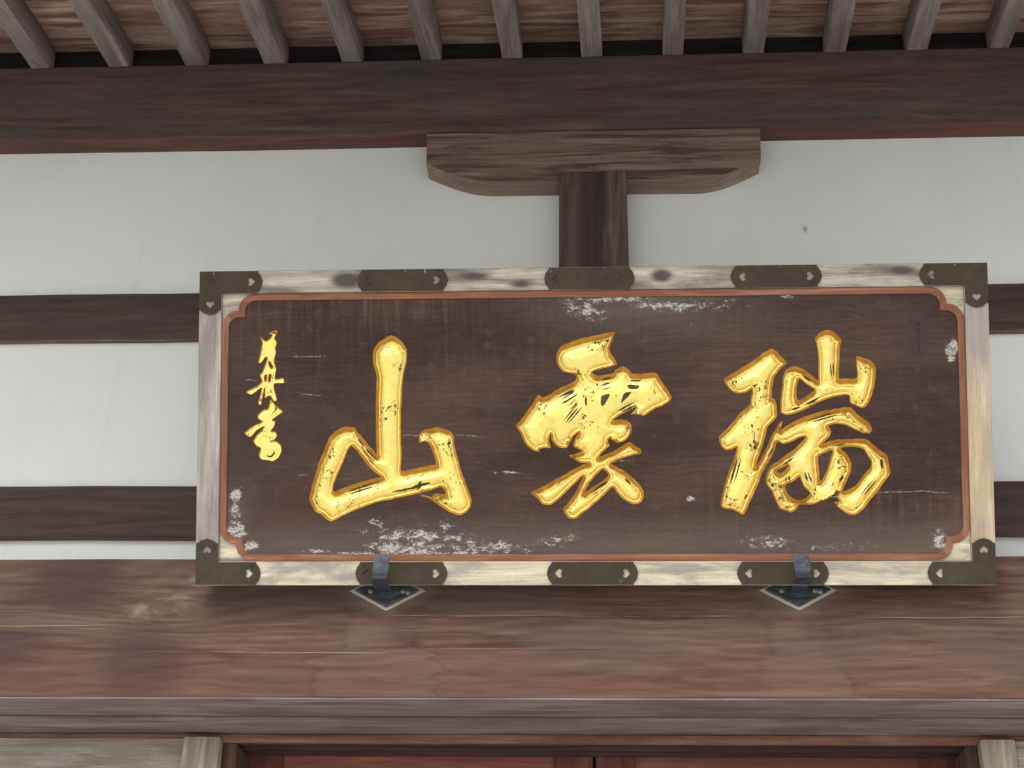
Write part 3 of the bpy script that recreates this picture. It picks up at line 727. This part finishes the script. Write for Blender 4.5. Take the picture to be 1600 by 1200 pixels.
# rafters: slope down outwards, laid slightly skew
RD = Vector((-0.0375, -1.0, -0.136)).normalized()
raf_x = [-2.47, -2.19, -1.9137, -1.6335, -1.3617, -1.0834, -0.8145, -0.5359, -0.2544, 0.0212, 0.3007, 0.5743, 0.8486, 1.1268, 1.4034, 1.685, 1.96]
for i, x0 in enumerate(raf_x):
    w = 0.071 + random.uniform(-0.004, 0.004); hgt = 0.104 + random.uniform(-0.002, 0.002); L = 1.95
    bm = box_bm(-w / 2, w / 2, -L, 0.05, 0.0, hgt, bev=0.006, cuts=34, axis=1, wob=0.0035, seed=10.0 + i * 3.7, freq=4.0)
    a = math.atan2(-RD.x, -RD.y); sl = math.atan2(-RD.z, -RD.y)
    mx = Matrix.Rotation(-a, 4, 'Z') @ Matrix.Rotation(sl, 4, 'X') @ Matrix.Rotation(random.uniform(-0.03, 0.03), 4, 'Y')
    o = link('rafter', finish(bm, 40), MAT['rafter'], hall)
    o.matrix_local = Matrix.Translation(Vector((x0, -0.085, 5.0125 + random.uniform(-0.002, 0.002)))) @ mx
# roof planks lying on the rafters
sl = math.atan2(0.136, 1.0)
edge = 0.06
for i, wd in enumerate((0.315, 0.27, 0.29, 0.26, 0.30, 0.28, 0.27)):
    bm = box_bm(XL, XR, edge - wd + 0.004, edge, 0.0, 0.02, bev=0.003, cuts=60, axis=0, wob=0.003, seed=40.0 + i * 5.1, freq=1.7)
    o = link('roof_plank', finish(bm, 40), MAT['plank'], hall)
    o.matrix_local = Matrix.Translation(Vector((0, -0.085, 5.0125 + 0.1045 + (0.0015 if i % 2 else 0)))) @ Matrix.Rotation(sl, 4, 'X')
    edge -= wd
bm = box_bm(XL, XR, -2.05, 0.9, 0.026, 0.20, bev=0.01)
o = link('roof', finish(bm), MAT['tile'], hall)
o.matrix_local = Matrix.Translation(Vector((0, -0.085, 5.117))) @ Matrix.Rotation(sl, 4, 'X')
bm = box_bm(XL, XR, -2.02, -1.955, -0.09, 0.024, bev=0.005)
o = link('eave_fascia', finish(bm), MAT['rafter'], hall)
o.matrix_local = Matrix.Translation(Vector((0, -0.085, 5.117))) @ Matrix.Rotation(sl, 4, 'X')

# ------------------------------------------------------------------ the plaque
TILT, ROLL = rad(24), -0.0019
plaque = empty('name_plaque')
tag(plaque, 'long dark wooden plaque with three gilded carved characters and bronze-fitted pale frame', 'plaque')
PM = Matrix.Translation(Vector((0.01475, -0.25826, 3.01679))) @ Matrix.Rotation(TILT, 4, 'X') @ Matrix.Rotation(-ROLL, 4, 'Y')
plaque.matrix_world = PM
U0, U1, V0, V1 = -1.0917, 1.0602, 0.0, 0.8642          # outer frame
UI0, UI1, VI0, VI1 = -1.0290, 0.9975, 0.0640, 0.8015   # inner edge of the rails

def mitred(name, mat, pts, y0=0.0, y1=0.055, label=None):
    o = link(name, finish(prism_bm(pts, y0, y1, bev=0.0016), 25), mat, plaque)
    if label: o['label'] = label
    return o
e = 0.0006
mitred('frame_rail', MAT['frame_top'], [(U0 + e, V1), (UI0 + e, VI1), (UI1 - e, VI1), (U1 - e, V1)][::-1], label='grey stained top rail of the frame')
mitred('frame_rail', MAT['frame_bottom'], [(U0 + e, V0), (U1 - e, V0), (UI1 - e, VI0), (UI0 + e, VI0)][::-1], label='cream bottom rail of the frame')
mitred('frame_stile', MAT['frame_left'], [(U0, V0 + e), (UI0, VI0 + e), (UI0, VI1 - e), (U0, V1 - e)], label='grey beige left side of the frame')
mitred('frame_stile', MAT['frame_right'], [(U1, V0 + e), (UI1, VI0 + e), (UI1, VI1 - e), (U1, V1 - e)][::-1], label='tan right side of the frame')
box('backing_board', MAT['backing'], plaque, UI0 + 0.001, UI1 - 0.001, 0.030, 0.052, VI0 + 0.001, VI1 - 0.001, bev=0)

# outline with stepped-in rounded corners
def notched(u0, u1, v0, v1, n, r):
    """clockwise list of points; corner notch n with rounded shoulders r"""
    out = []
    def corner(cx, cy, sx, sy, flip):
        p = []
        for i in range(9):                       # shoulder on the horizontal side
            a = (math.pi / 2) * i / 8
            p.append((cx + sx * (n + r - r * math.sin(a)), cy + sy * (r - r * math.cos(a))))
        p.append((cx + sx * n, cy + sy * n))
        # second arc above runs from the notch to the upright side
        q = p[:10]
        for i in range(9):
            a = (math.pi / 2) * i / 8
            q.append((cx + sx * (r - r * math.sin(a)), cy + sy * (n + r * (1 - math.cos(a)))))
        return q[::-1] if flip else q
    out += corner(u0, v1, 1, -1, False)          # top left: from top edge to left edge
    out += corner(u0, v0, 1, 1, True)            # bottom left
    out += corner(u1, v0, -1, 1, False)
    out += corner(u1, v1, -1, -1, True)
    return out
NI, RI, TW = 0.046, 0.030, 0.0185
P_IN = notched(UI0 + TW + 0.001, UI1 - TW - 0.001, VI0 + TW + 0.001, VI1 - TW - 0.001, NI, RI)
P_OUT = notched(UI0 + 0.001, UI1 - 0.001, VI0 + 0.001, VI1 - 0.001, NI, RI + TW * 0.9)

def ring_mesh(outer, inner, y0, y1):
    bm = bmesh.new(); n = len(outer)
    fo = [bm.verts.new((x, y0, z)) for x, z in outer]; fi = [bm.verts.new((x, y0, z)) for x, z in inner]
    bo = [bm.verts.new((x, y1, z)) for x, z in outer]; bi = [bm.verts.new((x, y1, z)) for x, z in inner]
    fm = [bm.verts.new(((a[0] + b[0]) / 2, y0 - 0.002, (a[1] + b[1]) / 2)) for a, b in zip(outer, inner)]
    for i in range(n):
        j = (i + 1) % n
        up = abs(outer[j][0] - outer[i][0]) < abs(outer[j][1] - outer[i][1])
        for f_ in (bm.faces.new((fo[i], fo[j], fm[j], fm[i])), bm.faces.new((fm[i], fm[j], fi[j], fi[i]))): f_.material_index = int(up)
        bm.faces.new((fo[j], fo[i], bo[i], bo[j])); bm.faces.new((fi[i], fi[j], bi[j], bi[i]))
    return bm
o = link('trim_moulding', finish(ring_mesh(P_OUT, P_IN, 0.0045, 0.034)), [MAT['trim'], MAT['trim_v']], plaque)
o['label'] = 'thin red brown moulding with stepped corners round the board'
# corner spandrels
for s in range(4):
    cx = (UI0, UI0, UI1, UI1)[s]; cz = (VI1, VI0, VI0, VI1)[s]
    sx = 1 if s < 2 else -1; sz = -1 if s in (0, 3) else 1
    L_ = NI + RI + TW
    tri = [(cx + sx * 0.001, cz + sz * 0.001), (cx + sx * L_, cz + sz * 0.001), (cx + sx * 0.056, cz + sz * 0.056), (cx + sx * 0.001, cz + sz * L_)]
    link('corner_spandrel', finish(prism_bm(tri, 0.0085, 0.0295)), MAT['backing'], plaque)

# carved characters: sunk outlines with rounded gilded floors
YP = 0.0075       # board face
def fray(lp, dry, seed):
    """bristle marks where the brush ran dry"""
    rg = random.Random(seed); out = []; n = len(lp)
    for i, (x, y) in enumerate(lp):
        out.append((x, y))
        for dx_, dy_, dr_ in dry:
            if math.hypot(x - dx_, y - dy_) < dr_:
                x2, y2 = lp[(i + 1) % n]; tx, ty = x2 - x, y2 - y; L = math.hypot(tx, ty) or 1.0
                k = rg.uniform(2.0, 6.0)
                out.append((x + tx * 0.3 + ty / L * k, y + ty * 0.3 - tx / L * k))
                out.append((x + tx * 0.6, y + ty * 0.6))
                break
    return out

def slivers(poly, seed):
    """thin tapering streaks that follow one dry-brush gap"""
    p = np.array(poly, float); c = p.mean(0); q = p - c
    w_, v_ = np.linalg.eigh(q.T @ q); ax = v_[:, 1]; nx = np.array([-ax[1], ax[0]])
    t = q @ ax; sdl = q @ nx
    k = np.polyfit(t, sdl, 2 if len(p) > 4 else 1)
    res = sdl - np.polyval(k, t)
    half = max(1.6, (res.max() - res.min()) / 2); t0, t1 = t.min(), t.max()
    if half > 4.2 and (t1 - t0) < 6.5 * half:
        return [[tuple(c + (np.array(z_) - c) * 0.86) for z_ in resample(poly, 2.2, 1.6, seed * 3.0)]]
    n = max(1, int(round(half / 2.9))); rg = random.Random(seed); out = []
    for i in range(n):
        off = 0.0 if n == 1 else -half * 0.8 + 1.6 * half * i / (n - 1)
        a = t0 + (t1 - t0) * rg.uniform(0.0, 0.22); b = t1 - (t1 - t0) * rg.uniform(0.0, 0.22)
        hw = rg.uniform(1.5, 2.9) * (1.25 if n == 1 else 1.0) * min(1.0, (t1 - t0) / 26.0 + 0.35)
        m = max(5, int((b - a) / 6)); top, bot = [], []
        for j in range(m + 1):
            f = j / m; tt = a + (b - a) * f
            e = math.sin(math.pi * min(1, max(0.0, f))) ** 0.6 * hw * rg.uniform(0.75, 1.2)
            s0 = np.polyval(k, tt) + off + rg.uniform(-0.25, 0.25)
            top.append(c + ax * tt + nx * (s0 + e)); bot.append(c + ax * tt + nx * (s0 - e))
        out.append([tuple(z_) for z_ in top + bot[-2:0:-1]])
    return out

def carve(name, label, data, depth, w0, wtop, bulge, step, grid, rough):
    outer = [resample([(x, y) for x, y in lp], step, rough, i * 7.0) for i, lp in enumerate(data['outer'])]
    outer = [fray(lp, data.get('dry', []), i) for i, lp in enumerate(outer)]
    holes = [resample([(x, y) for x, y in lp], step, rough * 0.6, 50 + i) for i, lp in enumerate(data['holes'])]
    slits = [q_ for i, lp in enumerate(data['slits']) for q_ in slivers(lp, i)]
    allp = np.concatenate([np.array(o_) for o_ in outer])
    lo, hi = allp.min(0), allp.max(0)
    gx, gy = np.meshgrid(np.arange(lo[0], hi[0], grid), np.arange(lo[1], hi[1], grid * 0.866))
    gx = gx + (np.arange(gx.shape[0])[:, None] % 2) * grid * 0.5
    G = np.stack([gx.ravel(), gy.ravel()], 1)
    ok = np.zeros(len(G), bool)
    for lp in outer: ok |= inside(G, lp)
    for lp in holes: ok &= ~inside(G, lp)
    G = G[ok]
    d, _ = seg_dist(G, outer + holes)
    ds, _ = seg_dist(G, slits)
    G = G[(d > grid * 0.45) & (ds > grid * 0.35)]
    V, F = cdt_fill(outer, holes, slits, G)
    d, ny = seg_dist(V, outer + holes)
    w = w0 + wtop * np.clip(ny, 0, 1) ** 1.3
    dry = np.zeros(len(V))
    for dx_, dy_, dr_ in data.get('dry', []):
        dry = np.maximum(dry, np.clip(1.6 - np.hypot(V[:, 0] - dx_, V[:, 1] - dy_) / dr_, 0, 1))
    w = w * (1 - 0.97 * dry)
    r = d / w
    k = np.clip(r, 0, 1)
    y = depth * (k * k * (3 - 2 * k)) ** 0.8 * (1 - 0.75 * dry)
    y = y - bulge * (1 - 0.75 * dry) * (1 - np.exp(-np.maximum(d - w, 0) / 20.0))
    y[d < 1e-3] = 0.0
    me = bpy.data.meshes.new(name)
    me.from_pydata([(a / 1000, YP + b / 1000, c / 1000) for (a, c), b in zip(V, y)], [], [tuple(int(q) for q in f) for f in F])
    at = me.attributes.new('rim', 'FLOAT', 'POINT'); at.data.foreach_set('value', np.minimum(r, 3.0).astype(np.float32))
    cen = V[F].mean(1); sl = np.zeros(len(F), bool)
    for lp in slits: sl |= inside(cen, lp)
    me.polygons.foreach_set('use_smooth', np.ones(len(F), bool))
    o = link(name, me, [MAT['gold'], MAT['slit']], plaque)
    me.polygons.foreach_set('material_index', sl.astype(np.int32))
    # normals towards the viewer (-y)
    bm = bmesh.new(); bm.from_mesh(me)
    for f in bm.faces:
        if f.normal.y > 0: f.normal_flip()
    bm.to_mesh(me); bm.free(); me.update()
    o['label'] = label
    return outer, holes

cuts, isles = [], []
for key, label, dep, w0, wt, bl, stp, gr_, rg in (
        ('mountain', 'large gilded character at the left, an upright between two lower arms', 18.0, 7.5, 10.0, 13.0, 4.0, 3.2, 1.2),
        ('cloud', 'large gilded character in the middle with broad spreading roof stroke', 18.0, 7.0, 9.5, 13.0, 4.0, 3.2, 1.2),
        ('auspicious', 'large gilded character at the right made of two side by side halves', 18.0, 7.0, 9.5, 13.0, 4.0, 3.2, 1.2),
        ('signature', 'small column of gilded cursive characters near the left edge', 3.5, 2.6, 1.0, 2.5, 2.5, 2.2, 0.6)):
    a_, b_ = carve('carved_signature' if key == 'signature' else 'carved_character', label, CH[key], dep, w0, wt, bl, stp, gr_, rg)
    cuts += a_; isles += b_

outer = [(x * 1000, z * 1000) for x, z in P_IN]
loops = [outer]
# grow the board slightly under the moulding
V, F = cdt_fill([outer], cuts, isles)
cen = V[F].mean(1)
me = bpy.data.meshes.new('panel')
me.from_pydata([(a / 1000, YP, c / 1000) for a, c in V], [], [tuple(int(q) for q in f) for f in F])
for lp in isles:
    V2, F2 = cdt_fill([lp], [])
    b = len(me.vertices)
    vv = [tuple(v.co) for v in me.vertices] + [(a / 1000, YP, c / 1000) for a, c in V2]
    ff = [tuple(p.vertices) for p in me.polygons] + [tuple(int(q) + b for q in f) for f in F2]
    me = bpy.data.meshes.new('panel'); me.from_pydata(vv, [], ff)
bm = bmesh.new(); bm.from_mesh(me)
for f in bm.faces:
    if f.normal.y > 0: f.normal_flip()
bm.to_mesh(me); bm.free()
o = link('board_panel', me, MAT['panel'], plaque)
o['label'] = 'dark brown board with flaking white ground'

# faded seal impressions
def rounded(cx, cz, hw, hh, r, n=6):
    p = []
    for qx, qz, a0 in ((1, 1, 0), (-1, 1, 90), (-1, -1, 180), (1, -1, 270)):
        for i in range(n + 1):
            a = rad(a0 + 90 * i / n)
            p.append((cx + qx * (hw - r) + r * math.cos(a), cz + qz * (hh - r) + r * math.sin(a)))
    return p
def seal(outline, bars):
    bm = prism_bm(outline, YP - 0.0006, YP + 0.001)
    o = link('seal_mark', finish(bm), MAT['seal'], plaque)
    for b in bars:
        q = link('seal_stroke', finish(prism_bm(b, YP - 0.0014, YP)), MAT['seal'], o)
    return o
def bar(x, z, w, h): return [(x - w, z - h), (x + w, z - h), (x + w, z + h), (x - w, z + h)]
seal(rounded(0.874, 0.672, 0.025, 0.062, 0.023), [bar(0.874, 0.70, 0.012, 0.002), bar(0.874, 0.685, 0.012, 0.002), bar(0.874, 0.655, 0.012, 0.002), bar(0.874, 0.635, 0.012, 0.002), bar(0.874, 0.67, 0.002, 0.04)])
seal(rounded(-0.898, 0.243, 0.021, 0.019, 0.003), [bar(-0.898, 0.250, 0.015, 0.002), bar(-0.898, 0.240, 0.015, 0.002), bar(-0.898, 0.231, 0.015, 0.002)])
seal(rounded(-0.900, 0.285, 0.024, 0.004, 0.002), [])

# bronze fittings on the frame
def heart(cx, cz, s, ang):
    p = []
    for i in range(22):
        t = 2 * math.pi * i / 22
        x = 16 * math.sin(t) ** 3; y = 13 * math.cos(t) - 5 * math.cos(2 * t) - 2 * math.cos(3 * t) - math.cos(4 * t)
        x, y = x / 17 * s, (y + 2) / 17 * s
        p.append((cx + x * math.cos(ang) - y * math.sin(ang), cz + x * math.sin(ang) + y * math.cos(ang)))
    return p
def circ(cx, cz, r, n=10): return [(cx + r * math.cos(2 * math.pi * i / n), cz + r * math.sin(2 * math.pi * i / n)) for i in range(n)]
END = [(0.0, -0.012), (0.06, -0.0125), (0.14, -0.0085), (0.24, -0.0040), (0.36, -0.0016), (0.45, -0.0008), (0.5, 0.0010), (0.55, -0.0008), (0.64, -0.0016), (0.76, -0.0040), (0.86, -0.0085), (0.94, -0.0125), (1.0, -0.012)]
def plate_mesh(outline, holes, y0=-0.0036, y1=-0.0001):
    mm = lambda L: [[(x * 1000, z * 1000) for x, z in p] for p in L]
    V, F = cdt_fill(mm([outline]), mm(holes))
    n = len(V)
    verts = [(a / 1000, y0, c / 1000) for a, c in V] + [(a / 1000, y1, c / 1000) for a, c in V]
    faces = [tuple(int(q) for q in f) for f in F]
    cnt = {}
    for f in faces:
        for i in range(3):
            k = (f[i], f[(i + 1) % 3]); cnt[k] = 1
    sides = [(k[1], k[0], k[0] + n, k[1] + n) for k in cnt if (k[1], k[0]) not in cnt]
    bm = bmesh.new(); me = bpy.data.meshes.new('t'); me.from_pydata(verts, [], faces + sides); bm.from_mesh(me)
    return finish(bm, 30)
g_ = 0.0012
def band_plate(ua, ub, va, vb, dark=()):
    """straight plate across a horizontal rail"""
    h = vb - va
    out = [(ub + d, va + h * t) for t, d in END] + [(ua - d, vb - h * t) for t, d in END]
    hz = [heart(ua + 0.030, (va + vb) / 2, 0.0125, -math.pi / 2), heart(ub - 0.030, (va + vb) / 2, 0.0125, math.pi / 2)]
    nails = [circ(ua + 0.024, vb - 0.010, 0.003), circ(ua + 0.024, va + 0.010, 0.003), circ(ub - 0.024, vb - 0.010, 0.003), circ(ub - 0.024, va + 0.010, 0.003)]
    o = link('bronze_fitting', plate_mesh(out, hz), MAT['bronze'], plaque)
    for c_ in nails: link('nail', finish(prism_bm(c_, -0.0056, -0.003)), MAT['groove'], o)
    for i in dark: link('heart_plug', finish(prism_bm(heart(*((ua + 0.030, (va + vb) / 2, 0.0118, -math.pi / 2) if i == 0 else (ub - 0.030, (va + vb) / 2, 0.0118, math.pi / 2))), -0.0012, -0.0003)), MAT['groove'], o)
    return o
tv0, tv1, bv0, bv1 = VI1 + 0.001, V1 - g_, V0 + g_, VI0 - 0.001
where = ['left', 'middle', 'right']
for i, (ua, ub) in enumerate(((-0.6515, -0.4005), (-0.1355, 0.1105), (0.3715, 0.6165))):
    band_plate(ua, ub, tv0, tv1, dark=((0,), (0, 1), ())[i])
for i, (ua, ub) in enumerate(((-0.6515, -0.4015), (-0.1320, 0.1125), (0.3770, 0.6195))):
    band_plate(ua, ub, bv0, bv1, dark=((0,), (), ())[i])

def corner_plate(right, top, uend, vend):
    """L plate round a frame corner, scalloped at both ends"""
    hv0, hv1 = (tv0, tv1) if top else (bv0, bv1)
    vu0, vu1 = (UI1 + 0.001, U1 - g_) if right else (U0 + g_, UI0 - 0.001)
    s = -1 if right else 1                       # towards the middle of the plaque
    q = -1 if top else 1
    hv_out, hv_in = (hv1, hv0) if top else (hv0, hv1)
    vu_out, vu_in = (vu1, vu0) if right else (vu0, vu1)
    out = [(vu_out, hv_out)]
    out += [(uend + s * d, hv_out + (hv_in - hv_out) * t) for t, d in END]
    out += [(vu_in, hv_in)]
    out += [(vu_in + (vu_out - vu_in) * t, vend + q * d) for t, d in END]
    hs = [None,
          heart((vu0 + vu1) / 2, vend - q * 0.028, 0.0125, 0.0 if q < 0 else math.pi)]
    # hearts point towards the plate end
    hs[0] = heart(uend - s * 0.030, (hv0 + hv1) / 2, 0.0125, math.pi / 2 if s > 0 else -math.pi / 2)
    o = link('bronze_corner_fitting', plate_mesh(out, hs), MAT['bronze'], plaque)
    for c_ in (circ(uend - s * 0.024, hv0 + 0.010, 0.003), circ(uend - s * 0.024, hv1 - 0.010, 0.003), circ(vu0 + 0.010, vend - q * 0.022, 0.003), circ(vu1 - 0.010, vend - q * 0.022, 0.003)):
        link('nail', finish(prism_bm(c_, -0.0056, -0.003)), MAT['groove'], o)
    # mitre seam
    a = Vector((vu_out, hv_out)); b = Vector((vu_in, hv_in)); d = (b - a).normalized(); n_ = Vector((-d.y, d.x)) * 0.0008
    a, b = a + d * 0.006, b - d * 0.004
    link('mitre_seam', finish(prism_bm([tuple(a + n_), tuple(b + n_), tuple(b - n_), tuple(a - n_)], -0.0040, -0.003)), MAT['groove'], o)
corner_plate(False, True, -0.915, 0.742)
corner_plate(True, True, 0.878, 0.742)
corner_plate(False, False, -0.912, 0.126)
corner_plate(True, False, 0.880, 0.124)

# ------------------------------------------------------------------ iron hooks holding the plaque
def hook(x0, label, lean):
    root = empty('iron_hook', (x0, -0.17, 3.034))
    tag(root, label, 'hook', 'iron hooks under the plaque')
    # diamond plate nailed to the lintel
    pts = [(-0.090, 0.0), (0.0, -0.049), (0.090, 0.0), (0.0, 0.049)]
    link('wall_plate', finish(prism_bm(pts, -0.010, -0.0005, bev=0.002)), MAT['iron'], root)
    for nx, nzv in ((-0.045, -0.004), (0.045, -0.004), (0.058, -0.007)):
        bm = bmesh.new(); bmesh.ops.create_icosphere(bm, subdivisions=2, radius=0.0075)
        for v in bm.verts: v.co = Vector((v.co.x + nx, v.co.y * 0.5 - 0.011, v.co.z + nzv))
        link('nail', finish(bm), MAT['nail'], root)
    # strap: out from the plate, bent up in front of the frame
    prof = [(-0.010, -0.006), (-0.05, -0.011), (-0.10, -0.019), (-0.145, -0.0245), (-0.159, -0.0235), (-0.166, -0.016), (-0.168, -0.002), (-0.171, 0.020), (-0.173, 0.036)]
    bm = bmesh.new(); hw = 0.0205; th = 0.006; rings = []
    for i, (y, z) in enumerate(prof):
        p0 = Vector(prof[max(0, i - 1)]); p1 = Vector(prof[min(len(prof) - 1, i + 1)])
        t = (p1 - p0).normalized()
        n_ = Vector((-t.y, t.x)) * -1
        a = Vector((y, z)); b = a + n_ * th
        k = random.uniform(-0.001, 0.001); lx = lean[0] + (lean[1] - lean[0]) * i / 8
        rings.append([bm.verts.new((-hw + k + lx, a.x, a.y)), bm.verts.new((hw + k + lx, a.x, a.y)), bm.verts.new((hw + k + lx, b.x, b.y)), bm.verts.new((-hw + k + lx, b.x, b.y))])
    for r0, r1 in zip(rings, rings[1:]):
        for i in range(4): bm.faces.new((r0[i], r0[(i + 1) % 4], r1[(i + 1) % 4], r1[i]))
    bm.faces.new(rings[0]); bm.faces.new(rings[-1][::-1])
    bmesh.ops.bevel(bm, geom=[e_ for e_ in bm.edges if len(e_.link_faces) == 2 and e_.calc_face_angle(0) > 1.0], offset=0.0012, segments=1, affect='EDGES')
    link('strap', finish(bm, 40), MAT['iron'], root)
    return root
hook(HOOK_X[0], 'left iron hook, under the character shaped like three peaks', (-0.008, 0.006))
hook(HOOK_X[1], 'right iron hook, under the two-part character', (0.0, -0.010))
